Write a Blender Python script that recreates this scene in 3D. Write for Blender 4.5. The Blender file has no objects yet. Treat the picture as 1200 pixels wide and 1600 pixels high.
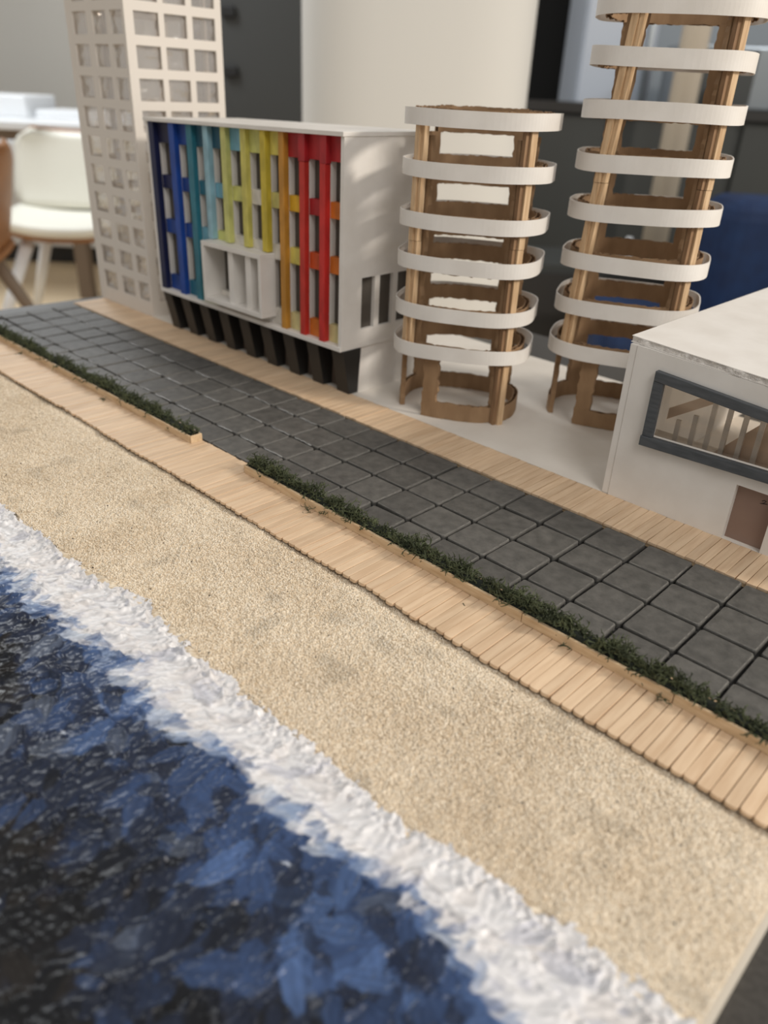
import bpy, math, random
import numpy as np
from mathutils import Vector, Matrix

# ------------------------------------------------------------------ units
S = 0.025            # one floor-tile pitch of the model, in metres; model geometry below is written in tile units
random.seed(7)
RNG = np.random.default_rng(11)
SC = bpy.context.scene
COL = SC.collection

# ------------------------------------------------------------------ camera
CAM_R = [[0.71798655, 0.69471583, 0.04318843], [0.36032467, -0.31787411, -0.87699611], [-0.59553459, 0.64523327, -0.47855259]]
CAM_C = [7.383756, -13.919079, 7.984268]
cam_data = bpy.data.cameras.new('camera')
cam_data.sensor_fit = 'HORIZONTAL'
cam_data.sensor_width = 36.0
cam_data.lens = 36.0 * 1214.1751 / 1200.0
cam_data.clip_start = 0.005
cam_data.clip_end = 60
cam_data.dof.use_dof = True
cam_data.dof.focus_distance = 0.385
cam_data.dof.aperture_fstop = 10.5
cam = bpy.data.objects.new('camera', cam_data)
COL.objects.link(cam)
r0, r1, r2 = [Vector(r) for r in CAM_R]
M = Matrix((r0, -r1, -r2)).transposed().to_4x4()
M.translation = Vector(CAM_C) * S
cam.matrix_world = M
SC.camera = cam

# ------------------------------------------------------------------ world, lamps, exposure
world = bpy.data.worlds.new('world')
SC.world = world
world.use_nodes = True
bgn = world.node_tree.nodes['Background']
bgn.inputs['Color'].default_value = (1.0, 0.965, 0.92, 1)
bgn.inputs['Strength'].default_value = 0.42

def area(name, loc, target, size, energy, color, size_y=None):
    d = bpy.data.lights.new(name, 'AREA')
    d.energy = energy
    d.color = color
    d.shape = 'RECTANGLE' if size_y else 'DISK'
    d.size = size
    if size_y: d.size_y = size_y
    o = bpy.data.objects.new(name, d)
    COL.objects.link(o)
    o.location = loc
    o.rotation_euler = (Vector(target) - Vector(loc)).to_track_quat('-Z', 'Y').to_euler()
    return o
# warm ceiling lamp to the right of and behind the model; the other area lights are added fills
area('ceiling_lamp', (2.25, 0.95, 1.5), (-0.1, 0, 0), 0.40, 50, (1.0, 0.92, 0.82))
area('added_fill', (1.5, -0.9, 1.9), (-0.2, 0, 0.1), 0.9, 18, (1.0, 0.97, 0.94), 0.9)  # added soft fill, brightens right-hand and front faces of the model
area('added_fill', (-3.3, 0.9, 1.9), (-3.0, 1.2, -0.7), 1.2, 42, (0.93, 0.97, 1.0), 0.6)  # added to brighten the far left and raise glints in the joints

area('kitchen_fill', (1.1846 - 0.96, 3.15, 1.5), (0.3, 3.4, 0.2), 0.5, 16, (0.92, 0.96, 1.0), 0.3)  # added to brighten the counter, refrigerator and wall panel
SC.view_settings.view_transform = 'Standard'
SC.view_settings.look = 'None'
SC.view_settings.exposure = 0.06
SC.view_settings.gamma = 1.0
SC.view_settings.use_curve_mapping = False

# ------------------------------------------------------------------ materials
def lin(c):
    out = []
    for v in c:
        v /= 255.0
        out.append(v / 12.92 if v <= 0.04045 else ((v + 0.055) / 1.055) ** 2.4)
    return tuple(out) + (1.0,)

def mat(name, rgb, rough=0.6, rgb2=None, scale=4.0, stretch=(1, 1, 1), bump=0.0, bump_scale=None, rand=0.0,
        spec=0.5, metal=0.0, detail=4.0, contrast=(0.35, 0.65), bump_dist=0.02):
    m = bpy.data.materials.new(name)
    m.use_nodes = True
    nt = m.node_tree
    N, Lk = nt.nodes, nt.links
    b = N['Principled BSDF']
    b.inputs['Roughness'].default_value = rough
    b.inputs['Specular IOR Level'].default_value = spec
    b.inputs['Metallic'].default_value = metal
    b.inputs['Base Color'].default_value = lin(rgb)
    tc = N.new('ShaderNodeTexCoord')
    src = None
    if rgb2 is not None:
        mp = N.new('ShaderNodeMapping')
        for i in range(3): mp.inputs['Scale'].default_value[i] = stretch[i] / S
        Lk.new(tc.outputs['Object'], mp.inputs['Vector'])
        if rand:
            oi = N.new('ShaderNodeObjectInfo')
            sc = N.new('ShaderNodeVectorMath'); sc.operation = 'SCALE'
            cb = N.new('ShaderNodeCombineXYZ')
            for i in range(3): Lk.new(oi.outputs['Random'], cb.inputs[i])
            sc.inputs['Scale'].default_value = 37.0
            Lk.new(cb.outputs[0], sc.inputs[0])
            Lk.new(sc.outputs[0], mp.inputs['Location'])
        nz = N.new('ShaderNodeTexNoise')
        nz.inputs['Scale'].default_value = scale
        nz.inputs['Detail'].default_value = detail
        Lk.new(mp.outputs[0], nz.inputs['Vector'])
        rp = N.new('ShaderNodeValToRGB')
        rp.color_ramp.elements[0].position = contrast[0]
        rp.color_ramp.elements[1].position = contrast[1]
        rp.color_ramp.elements[0].color = lin(rgb)
        rp.color_ramp.elements[1].color = lin(rgb2)
        Lk.new(nz.outputs['Fac'], rp.inputs[0])
        src = rp.outputs[0]
    if rand:
        oi = N.new('ShaderNodeObjectInfo')
        mr = N.new('ShaderNodeMapRange')
        mr.inputs['To Min'].default_value = 1 - rand
        mr.inputs['To Max'].default_value = 1 + rand
        Lk.new(oi.outputs['Random'], mr.inputs['Value'])
        hs = N.new('ShaderNodeHueSaturation')
        Lk.new(mr.outputs[0], hs.inputs['Value'])
        if src is not None: Lk.new(src, hs.inputs['Color'])
        else: hs.inputs['Color'].default_value = lin(rgb)
        src = hs.outputs[0]
    if src is not None: Lk.new(src, b.inputs['Base Color'])
    if bump:
        mp2 = N.new('ShaderNodeMapping')
        for i in range(3): mp2.inputs['Scale'].default_value[i] = stretch[i] / S
        Lk.new(tc.outputs['Object'], mp2.inputs['Vector'])
        n2 = N.new('ShaderNodeTexNoise')
        n2.inputs['Scale'].default_value = bump_scale or scale
        n2.inputs['Detail'].default_value = 5
        Lk.new(mp2.outputs[0], n2.inputs['Vector'])
        bp = N.new('ShaderNodeBump')
        bp.inputs['Strength'].default_value = bump
        bp.inputs['Distance'].default_value = bump_dist * S
        Lk.new(n2.outputs['Fac'], bp.inputs['Height'])
        Lk.new(bp.outputs[0], b.inputs['Normal'])
    return m

def film(name, gloss, tint=(245, 240, 235), rough=0.04, haze=0.0):
    """thin clear acetate: mostly see-through with a mirror-like share"""
    m = bpy.data.materials.new(name)
    m.use_nodes = True
    nt = m.node_tree; N, Lk = nt.nodes, nt.links
    N.remove(N['Principled BSDF'])
    t = N.new('ShaderNodeBsdfTransparent'); t.inputs[0].default_value = lin(tint)
    g = N.new('ShaderNodeBsdfGlossy'); g.inputs['Roughness'].default_value = rough
    lw = N.new('ShaderNodeFresnel'); lw.inputs[0].default_value = 1.5
    ad = N.new('ShaderNodeMath'); ad.operation = 'ADD'; ad.use_clamp = True
    ad.inputs[1].default_value = gloss
    Lk.new(lw.outputs[0], ad.inputs[0])
    mx = N.new('ShaderNodeMixShader')
    Lk.new(ad.outputs[0], mx.inputs[0]); Lk.new(t.outputs[0], mx.inputs[1]); Lk.new(g.outputs[0], mx.inputs[2])
    last = mx
    if haze:                                                  # a little milky
        df = N.new('ShaderNodeBsdfDiffuse'); df.inputs[0].default_value = lin((236, 230, 224))
        m2 = N.new('ShaderNodeMixShader'); m2.inputs[0].default_value = haze
        Lk.new(mx.outputs[0], m2.inputs[1]); Lk.new(df.outputs[0], m2.inputs[2])
        last = m2
    Lk.new(last.outputs[0], N['Material Output'].inputs[0])
    return m

def vcol_mat(name, rough, bump=0.0, bscale=20, spec=0.5):
    m = bpy.data.materials.new(name)
    m.use_nodes = True
    nt = m.node_tree; N, Lk = nt.nodes, nt.links
    b = N['Principled BSDF']
    a = N.new('ShaderNodeAttribute'); a.attribute_name = 'paint'
    Lk.new(a.outputs['Color'], b.inputs['Base Color'])
    b.inputs['Roughness'].default_value = rough
    b.inputs['Specular IOR Level'].default_value = spec
    if bump:
        tc = N.new('ShaderNodeTexCoord')
        mp = N.new('ShaderNodeMapping')
        for i in range(3): mp.inputs['Scale'].default_value[i] = 1 / S
        Lk.new(tc.outputs['Object'], mp.inputs[0])
        n2 = N.new('ShaderNodeTexNoise'); n2.inputs['Scale'].default_value = bscale
        n2.inputs['Detail'].default_value = 4
        Lk.new(mp.outputs[0], n2.inputs['Vector'])
        bp = N.new('ShaderNodeBump'); bp.inputs['Strength'].default_value = bump
        bp.inputs['Distance'].default_value = 0.02 * S
        Lk.new(n2.outputs['Fac'], bp.inputs['Height']); Lk.new(bp.outputs[0], b.inputs['Normal'])
    return m

MT = dict(
    white=mat('white_card', (230, 226, 220), 0.55, (222, 217, 210), 1.2, bump=0.08, bump_scale=30),
    white_rough=mat('foam_core', (236, 232, 226), 0.9, (198, 192, 186), 9, bump=0.9, bump_scale=16, bump_dist=0.06),
    ground=mat('white_ground', (228, 222, 213), 0.6, (220, 213, 203), 0.8),
    base=mat('base_board', (214, 206, 192), 0.6),
    table=mat('grey_laminate', (70, 67, 63), 0.38, (56, 53, 49), 12, spec=0.5),
    tile=mat('slate_tile', (74, 73, 70), 0.55, (100, 98, 94), 4.5, bump=0.5, bump_scale=14, rand=0.13, detail=7, contrast=(0.3, 0.75)),
    tile_edge=mat('worn_tile_edge', (112, 110, 105), 0.55, (84, 82, 79), 9, rand=0.1),
    bed=mat('dark_bed', (26, 25, 24), 0.75),
    glue=mat('clear_glue', (150, 150, 148), 0.18, spec=0.9, bump=0.7, bump_scale=9),
    plank=mat('craft_stick', (224, 197, 165), 0.55, (209, 179, 146), 3.0, (3.2, 0.3, 1), bump=0.12, bump_scale=10, rand=0.075),
    wood=mat('balsa', (220, 194, 158), 0.6, (200, 170, 132), 4, (0.5, 3, 3), bump=0.1, rand=0.05),
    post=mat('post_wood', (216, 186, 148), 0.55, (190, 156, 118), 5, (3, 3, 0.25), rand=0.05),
    card=mat('cardboard', (156, 126, 94), 0.8, (138, 109, 79), 3, (1, 1, 0.4), bump=0.1),
    flute=mat('cardboard_core', (112, 84, 58), 0.9, (88, 64, 44), 8),
    moss=mat('moss', (56, 62, 44), 0.7, (84, 90, 64), 3.0, spec=0.25),
    moss_dark=mat('moss_core', (22, 28, 18), 0.9),
    post_shaded=mat('post_wood_shaded', (150, 118, 86), 0.7, (126, 96, 68), 5, (3, 3, 0.25)),  # same post wood with shade painted in, for the right post's inner stick
    grey_wood=mat('grey_strip', (84, 88, 92), 0.5, (70, 74, 78), 5, (0.5, 3, 3), bump=0.12),
    win=mat('grey_card', (82, 76, 69), 0.6),
    black=mat('black_fin', (38, 37, 36), 0.4),
    recess=mat('brown_grey_card', (92, 80, 70), 0.7),
    doorp=mat('brown_panel', (146, 122, 108), 0.45, (136, 112, 100), 1.0),
    tan=mat('tan_card', (222, 200, 180), 0.6),
    ink=mat('ink', (50, 42, 38), 0.6),
    lattice=mat('cream_lattice', (222, 215, 206), 0.6),
    acetate=film('acetate', 0.03),
    crinkle=film('crinkled_film', 0.28, rough=0.12, haze=0.20),
    sea=vcol_mat('sea_paint', 0.32, 0.12, 12, 0.3),
    foam=vcol_mat('foam_paint', 0.40, 0.12, 18),
    sand=vcol_mat('sand_bed', 0.85, 0.8, 14, spec=0.3),
    grain=vcol_mat('sand_grain', 0.5, 0, spec=0.45),
    # room
    floor=mat('room_floor', (226, 206, 174), 0.5, (218, 196, 162), 0.02),
    wallg=mat('wall_paint', (194, 191, 184), 0.8),
    walld=mat('dark_wall', (18, 18, 17), 0.8),
    skirting=mat('skirting', (44, 42, 40), 0.6),
    column=mat('column_paint', (217, 215, 209), 0.7),
    locker=mat('dark_door', (58, 59, 58), 0.5),
    wtop=mat('white_laminate', (238, 240, 242), 0.35),
    shell=mat('white_shell', (240, 238, 226), 0.45),
    chairwood=mat('chair_wood', (156, 108, 66), 0.5, (140, 94, 56), 0.2),
    legwood=mat('leg_wood', (120, 104, 88), 0.6),
    counter=mat('dark_counter', (62, 64, 62), 0.5),
    splash=mat('blue_grey_panel', (176, 186, 194), 0.4),
    fridge=mat('pale_blue_steel', (206, 214, 226), 0.35),
    blue=mat('blue_fabric', (15, 46, 88), 0.8, (11, 36, 74), 0.4),
    beige=mat('beige_pole', (204, 192, 174), 0.6),
    green=mat('green_glass', (70, 90, 40), 0.4),
    steel=mat('steel', (150, 156, 160), 0.3, metal=0.6),
    blackbits=mat('black_plastic', (18, 18, 18), 0.5),
)

# ------------------------------------------------------------------ mesh helpers
def tag(o, label=None, cat=None, group=None, kind=None):
    if label: o['label'] = label
    if cat: o['category'] = cat
    if group: o['group'] = group
    if kind: o['kind'] = kind
    return o

def empty(name, loc, label=None, cat=None, group=None, kind=None, scale=S):
    o = bpy.data.objects.new(name, None)
    o.empty_display_size = 0.02
    COL.objects.link(o)
    o.location = Vector(loc) * scale
    return tag(o, label, cat, group, kind)

def root_loc(p):
    v = Vector((0, 0, 0))
    while p is not None:
        v += Vector(p.location)
        p = p.parent
    return v

class MB:
    """collects vertices and faces (tile units, world position) and links them as one mesh object"""
    def __init__(self): self.v, self.f, self.mi = [], [], []
    def add(self, vs, fs, mi=0):
        o = len(self.v)
        self.v.extend([tuple(p) for p in vs])
        self.f.extend([tuple(i + o for i in f) for f in fs])
        self.mi.extend([mi] * len(fs))
        return self
    def box(self, x0, x1, y0, y1, z0, z1, mi=0, fn=None):
        vs = [(x, y, z) for z in (z0, z1) for y in (y0, y1) for x in (x0, x1)]
        if fn: vs = [fn(*p) for p in vs]
        return self.add(vs, [(0, 2, 3, 1), (4, 5, 7, 6), (0, 1, 5, 4), (2, 6, 7, 3), (0, 4, 6, 2), (1, 3, 7, 5)], mi)
    def bar(self, p, q, w, h=None, up=(0, 0, 1)):
        p, q = Vector(p), Vector(q)
        d = (q - p).normalized()
        s = d.cross(Vector(up))
        if s.length < 1e-5: s = d.cross(Vector((0, 1, 0)))
        s.normalize(); t = s.cross(d)
        h = h or w
        vs = []
        for c in (p, q):
            for a, b in ((-1, -1), (1, -1), (1, 1), (-1, 1)):
                vs.append(c + s * (a * w / 2) + t * (b * h / 2))
        return self.add(vs, [(0, 1, 2, 3), (7, 6, 5, 4), (0, 4, 5, 1), (1, 5, 6, 2), (2, 6, 7, 3), (3, 7, 4, 0)])
    def prism(self, outline, z0, z1, c=0.0, cz=None, edge_mi=0):
        """vertical prism of a convex outline with a chamfered upper edge"""
        n = len(outline)
        cx = sum(p[0] for p in outline) / n; cy = sum(p[1] for p in outline) / n
        hx = max(abs(p[0] - cx) for p in outline); hy = max(abs(p[1] - cy) for p in outline)
        cz = c if cz is None else cz
        def ring(ins, z):
            return [(cx + (x - cx) * (1 - ins / hx), cy + (y - cy) * (1 - ins / hy), z) for x, y in outline]
        vs = ring(0, z0)
        rings = [(0, z1 - cz), (c * 0.3, z1 - cz * 0.3), (c, z1)] if c else [(0, z1)]
        for ins, z in rings: vs += ring(ins, z)
        fs = [tuple(reversed(range(n)))]
        for k in range(len(rings)):
            for i in range(n):
                j = (i + 1) % n
                fs.append((k * n + i, k * n + j, (k + 1) * n + j, (k + 1) * n + i))
        fs.append(tuple(range(len(rings) * n, len(rings) * n + n)))
        self.add(vs, fs)
        if edge_mi:                                          # worn upper edge gets its own material
            m = len(fs)
            for q in range(n): self.mi[len(self.mi) - 2 - q] = edge_mi
        return self
    def tube(self, pts, rad, n=8, cap=True):
        pts = [Vector(p) for p in pts]
        rads = rad if hasattr(rad, '__len__') else [rad] * len(pts)
        vs, fs = [], []
        for i, p in enumerate(pts):
            d = (pts[min(i + 1, len(pts) - 1)] - pts[max(i - 1, 0)]).normalized()
            s = d.cross(Vector((0.13, 0.2, 0.97)))
            if s.length < 1e-4: s = d.cross(Vector((1, 0, 0)))
            s.normalize(); t = s.cross(d)
            for k in range(n):
                a = 2 * math.pi * k / n
                vs.append(p + (s * math.cos(a) + t * math.sin(a)) * rads[i])
        for i in range(len(pts) - 1):
            for k in range(n):
                l = (k + 1) % n
                fs.append((i * n + k, i * n + l, (i + 1) * n + l, (i + 1) * n + k))
        if cap:
            fs.append(tuple(reversed(range(n)))); fs.append(tuple(range((len(pts) - 1) * n, len(pts) * n)))
        return self.add(vs, fs)
    def lathe(self, c, prof, n=24):
        vs, fs = [], []
        for r, z in prof:
            for k in range(n):
                a = 2 * math.pi * k / n
                vs.append((c[0] + r * math.cos(a), c[1] + r * math.sin(a), c[2] + z))
        for i in range(len(prof) - 1):
            for k in range(n):
                l = (k + 1) % n
                fs.append((i * n + k, i * n + l, (i + 1) * n + l, (i + 1) * n + k))
        fs.append(tuple(reversed(range(n)))); fs.append(tuple(range((len(prof) - 1) * n, len(prof) * n)))
        return self.add(vs, fs)
    def mesh(self, name, mats, off=Vector((0, 0, 0)), scale=S, smooth=False):
        me = bpy.data.meshes.new(name)
        me.from_pydata([tuple(Vector(p) * scale - off) for p in self.v], [], self.f)
        for m in (mats if isinstance(mats, (list, tuple)) else [mats]): me.materials.append(m)
        if any(self.mi): me.polygons.foreach_set('material_index', self.mi)
        if smooth: me.polygons.foreach_set('use_smooth', [True] * len(me.polygons))
        me.update()
        return me
    def build(self, name, mats, parent=None, scale=S, smooth=False, bevel=0.0, seg=2):
        off = root_loc(parent)
        o = bpy.data.objects.new(name, self.mesh(name, mats, off, scale, smooth))
        COL.objects.link(o)
        if parent is not None: o.parent = parent
        if bevel:
            md = o.modifiers.new('edge', 'BEVEL'); md.width = bevel * scale; md.segments = seg
            md.limit_method = 'ANGLE'
        return o

def bx(name, m, parent, x0, x1, y0, y1, z0, z1, bevel=0.0, fn=None, scale=S):
    return MB().box(x0, x1, y0, y1, z0, z1, fn=fn).build(name, m, parent, scale=scale, bevel=bevel)

def inst(me, name, parent, loc, rz=0.0, rx=0.0, ry=0.0):
    """another object that shares mesh data; loc in tile units relative to world"""
    o = bpy.data.objects.new(name, me)
    COL.objects.link(o)
    o.parent = parent
    o.location = Vector(loc) * S - root_loc(parent)
    o.rotation_euler = (rx, ry, rz)
    return o

def plate(us, vs, hole, t0, t1, put):
    """flat plate with rectangular holes: us, vs grid lines; hole(i,j); put(u, v, t) -> xyz; closed mesh"""
    mb = MB(); idx = {}
    def V(i, j, k):
        if (i, j, k) not in idx:
            idx[(i, j, k)] = len(mb.v); mb.v.append(tuple(put(us[i], vs[j], t1 if k else t0)))
        return idx[(i, j, k)]
    nu, nv = len(us) - 1, len(vs) - 1
    solid = lambda i, j: 0 <= i < nu and 0 <= j < nv and not hole(i, j)
    F = []
    for i in range(nu):
        for j in range(nv):
            if not solid(i, j): continue
            F.append((V(i, j, 0), V(i + 1, j, 0), V(i + 1, j + 1, 0), V(i, j + 1, 0)))
            F.append((V(i, j, 1), V(i, j + 1, 1), V(i + 1, j + 1, 1), V(i + 1, j, 1)))
            if not solid(i - 1, j): F.append((V(i, j, 0), V(i, j + 1, 0), V(i, j + 1, 1), V(i, j, 1)))
            if not solid(i + 1, j): F.append((V(i + 1, j, 0), V(i + 1, j, 1), V(i + 1, j + 1, 1), V(i + 1, j + 1, 0)))
            if not solid(i, j - 1): F.append((V(i, j, 0), V(i, j, 1), V(i + 1, j, 1), V(i + 1, j, 0)))
            if not solid(i, j + 1): F.append((V(i, j + 1, 0), V(i + 1, j + 1, 0), V(i + 1, j + 1, 1), V(i, j + 1, 1)))
    mb.f = F; mb.mi = [0] * len(F)
    return mb

def np_mesh(name, verts, quads, m, cols=None, parent=None, smooth=True, tri=False):
    """numpy arrays -> mesh object (verts already in metres)"""
    k = 3 if tri else 4
    me = bpy.data.meshes.new(name)
    me.vertices.add(len(verts)); me.vertices.foreach_set('co', verts.astype(np.float32).ravel())
    nf = len(quads)
    me.loops.add(nf * k); me.loops.foreach_set('vertex_index', quads.astype(np.int32).ravel())
    me.polygons.add(nf)
    me.polygons.foreach_set('loop_start', np.arange(0, nf * k, k, dtype=np.int32))
    me.polygons.foreach_set('loop_total', np.full(nf, k, dtype=np.int32))
    if smooth: me.polygons.foreach_set('use_smooth', np.ones(nf, dtype=bool))
    me.update(calc_edges=True)
    if cols is not None:
        a = me.color_attributes.new('paint', 'FLOAT_COLOR', 'POINT')
        c4 = np.ones((len(verts), 4), dtype=np.float32); c4[:, :3] = cols
        a.data.foreach_set('color', c4.ravel())
    me.materials.append(m)
    o = bpy.data.objects.new(name, me)
    COL.objects.link(o)
    if parent is not None: o.parent = parent
    return o

def vnoise(x, y, seed):
    """smooth value noise on arrays"""
    r = np.random.default_rng(seed).random((256, 256))
    xi = np.floor(x).astype(int); yi = np.floor(y).astype(int)
    fx = x - xi; fy = y - yi
    fx = fx * fx * (3 - 2 * fx); fy = fy * fy * (3 - 2 * fy)
    g = lambda i, j: r[i % 256, j % 256]
    return (g(xi, yi) * (1 - fx) + g(xi + 1, yi) * fx) * (1 - fy) + (g(xi, yi + 1) * (1 - fx) + g(xi + 1, yi + 1) * fx) * fy

# ================================================================== ROOM
# room frame: r to the right of the view, f away from it, z above the table top, all in metres
FO = Vector((0.1846, -0.348, 0)); FF = Vector((-0.678, 0.735, 0)); FR = Vector((0.735, 0.678, 0))
def rf(r, f, z): return FO + FR * r + FF * f + Vector((0, 0, z))
def room_box(name, m, r0, r1, f0, f1, z0, z1, parent=None, bevel=0.0):
    return MB().box(r0, r1, f0, f1, z0, z1, fn=rf).build(name, m, parent, scale=1.0, bevel=bevel, seg=3)
FZ = -0.74
tag(room_box('floor', MT['floor'], -6, 6, -2.5, 6.2, FZ - 0.05, FZ), kind='structure')
tag(room_box('wall_left', MT['wallg'], -6, 0.30, 5.6, 5.75, FZ, 2.2), kind='structure')
tag(room_box('wall_right', MT['walld'], 0.30, 6, 5.4, 5.75, FZ, 2.2), kind='structure')
tag(room_box('baseboard_left', MT['skirting'], -6, 0.29, 5.57, 5.6, FZ, FZ + 0.07), kind='structure')
cmb = MB()
co_ = [(-0.0 + 0.262 * math.copysign(abs(math.cos(a)) ** 0.55, math.cos(a)), 0.30 * math.copysign(abs(math.sin(a)) ** 0.55, math.sin(a))) for a in [2 * math.pi * k / 48 for k in range(48)]]
cmb.add([rf(p[0] + 0.022, p[1] + 2.16, z) for z in (FZ, 2.2) for p in co_],
        [(k, (k + 1) % 48, 48 + (k + 1) % 48, 48 + k) for k in range(48)] + [tuple(range(48, 96))])
tag(cmb.build('column', MT['column'], scale=1.0, smooth=True), kind='structure')

# dark locker left of the column
t = empty('locker', rf(-0.72, 4.6, FZ), 'tall dark grey locker left of the white column', 'locker', scale=1.0)
room_box('body', MT['locker'], -1.1, -0.35, 4.6, 5.1, FZ, 1.4, t, 0.01)
room_box('door', MT['locker'], -1.09, -0.36, 4.575, 4.598, FZ + 0.1, 1.38, t, 0.008)
for z in (0.5, 0.24): room_box('handle', MT['blackbits'], -0.93, -0.86, 4.54, 4.575, z - 0.025, z + 0.025, t, 0.008)

# white table at the far left, boxes on it
t = empty('dining_table', rf(-1.9, 4.3, FZ), 'white table behind the white shell chair', 'table', scale=1.0)
room_box('tabletop', MT['wtop'], -2.9, -1.14, 3.62, 4.32, -0.025, 0.01, t, 0.006)
room_box('apron', MT['legwood'], -2.85, -1.18, 3.66, 3.70, -0.065, -0.026, t)
for r, f in ((-2.8, 3.72), (-1.46, 3.72), (-2.8, 4.24), (-1.22, 4.24)): room_box('leg', MT['legwood'], r - 0.03, r + 0.03, f - 0.03, f + 0.03, FZ, -0.03, t)
tag(room_box('white_box', MT['wtop'], -2.3, -1.70, 3.9, 4.25, 0.01, 0.10, bevel=0.01), 'white box on the left part of the far white table', 'box')
tag(room_box('paper_stack', MT['wtop'], -1.68, -1.25, 3.95, 4.25, 0.01, 0.045, bevel=0.004), 'low stack of white paper beside the box on the far table', 'paper')

t = empty('white_cabinet', rf(-2.3, 4.6, FZ), 'low pale cabinet on a dark plinth behind the chairs', 'cabinet', scale=1.0)
room_box('body', MT['wtop'], -3.2, -1.25, 4.45, 4.9, FZ + 0.09, -0.12, t)
room_box('plinth', MT['skirting'], -3.18, -1.27, 4.48, 4.89, FZ, FZ + 0.09, t)
for k in range(3): room_box('door', MT['wtop'], -3.19 + k * 0.645, -2.56 + k * 0.645, 4.43, 4.45, FZ + 0.1, -0.13, t)
# white shell chair
def shell_chair(name, c, ang, mshell, mwood, mleg, label):
    t = empty(name, rf(c[0], c[1], FZ), label, 'chair', scale=1.0)
    ca, sa = math.cos(ang), math.sin(ang)
    P = lambda x, y, z: rf(c[0] + x * ca - y * sa, c[1] + x * sa + y * ca, FZ + z)
    # y<0 is the front of the chair
    def pad(y0, z0, y1, z1, w0, w1, th, curl, m, nm, par):
        mb = MB(); nu, nv = 14, 10; grid = []
        for side in (0, 1):
            for j in range(nv + 1):
                s = j / nv
                for i in range(nu + 1):
                    q = i / nu * 2 - 1
                    edge = (1 - abs(q) ** 6)
                    w = (w0 + (w1 - w0) * s) * (1 - 0.25 * max(0, (s - 0.8) / 0.2) ** 2 - 0.12 * max(0, (0.2 - s) / 0.2) ** 2)
                    yy = y0 + (y1 - y0) * s; zz = z0 + (z1 - z0) * s
                    n = Vector((0, -(z1 - z0), (y1 - y0))).normalized()
                    off = (th if side else 0) + curl * abs(q) ** 2.4
                    grid.append(P(q * w / 2, yy + n.y * off, zz + n.z * off))
        fs = []
        L = nu + 1; T = L * (nv + 1)
        for j in range(nv):
            for i in range(nu):
                a = j * L + i
                fs.append((a, a + L, a + L + 1, a + 1)); fs.append((T + a, T + a + 1, T + a + L + 1, T + a + L))
        for i in range(nu):
            fs.append((i, i + 1, T + i + 1, T + i)); a = nv * L + i; fs.append((a, T + a, T + a + 1, a + 1))
        for j in range(nv):
            a = j * L; fs.append((a, T + a, T + a + L, a + L)); a = j * L + nu; fs.append((a, a + L, T + a + L, T + a))
        mb.add(grid, fs)
        return mb.build(nm, m, par, scale=1.0, smooth=True)
    pad(-0.23, 0.415, 0.19, 0.425, 0.48, 0.46, 0.034, 0.03, mshell, 'seat', t)
    pad(0.17, 0.46, 0.25, 0.725, 0.50, 0.46, 0.035, 0.05, mshell, 'backrest', t)
    pad(-0.225, 0.398, 0.2, 0.408, 0.46, 0.44, 0.016, 0.03, mwood, 'seat_shell', t)
    pad(0.195, 0.43, 0.27, 0.74, 0.50, 0.47, 0.018, 0.05, mwood, 'back_shell', t)
    for x, y in ((-1, -1), (1, -1), (-1, 1), (1, 1)):
        MB().tube([P(x * 0.15, y * 0.13, 0.39), P(x * 0.30, y * 0.26, 0.0)], [0.024, 0.016], 10).build('leg', mleg, t, scale=1.0, smooth=True)
    return t
shell_chair('shell_chair', (-1.23, 3.12), 0.12, MT['shell'], MT['chairwood'], MT['wtop'], 'white padded shell chair in front of the far white table')
shell_chair('shell_chair', (-1.445, 2.45), -1.57, MT['chairwood'], MT['chairwood'], MT['legwood'], 'brown wooden shell chair cut off by the left edge of the picture')

# kitchen side, dark
t = empty('kitchen_counter', rf(1.5, 4.0, FZ), 'long dark kitchen counter right of the column', 'counter', scale=1.0)
room_box('body', MT['counter'], 0.34, 3.4, 4.05, 4.6, FZ, 0.14, t)
room_box('worktop', MT['skirting'], 0.34, 3.4, 4.0, 4.62, 0.14, 0.18, t)
for k in range(5): room_box('door', MT['counter'], 0.37 + k * 0.6, 0.93 + k * 0.6, 4.03, 4.05, FZ + 0.1, 0.12, t)
tag(room_box('splash_panel', MT['splash'], 1.0, 2.1, 5.3, 5.38, 0.18, 1.2), 'blue grey wall panel above the dark counter', 'panel')
t = empty('refrigerator', rf(0.95, 4.7, FZ), 'pale blue steel refrigerator behind the dark counter', 'refrigerator', scale=1.0)
room_box('body', MT['fridge'], 0.90, 1.28, 4.7, 5.2, FZ, 1.2, t, 0.01)
room_box('door', MT['fridge'], 0.905, 1.275, 4.66, 4.69, FZ + 0.05, 1.19, t, 0.01)
room_box('handle', MT['steel'], 1.22, 1.24, 4.62, 4.66, 0.1, 0.7, t)
t = empty('microwave', rf(1.5, 4.3, 0.18), 'grey microwave on the dark counter', 'microwave', scale=1.0)
room_box('body', MT['steel'], 1.28, 1.72, 4.15, 4.5, 0.18, 0.44, t, 0.01)
room_box('door', MT['counter'], 1.30, 1.60, 4.13, 4.15, 0.2, 0.42, t)
t = MB(); t.lathe(rf(1.42, 4.08, 0.18), [(0.03, 0), (0.033, 0.02), (0.028, 0.08), (0.018, 0.10)])
tag(t.build('jar', MT['wtop'], scale=1.0, smooth=True), 'small white jar on the dark counter', 'jar')
t = empty('kettle', rf(2.0, 4.25, 0.18), 'steel kettle at the right end of the dark counter', 'kettle', scale=1.0)
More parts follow.
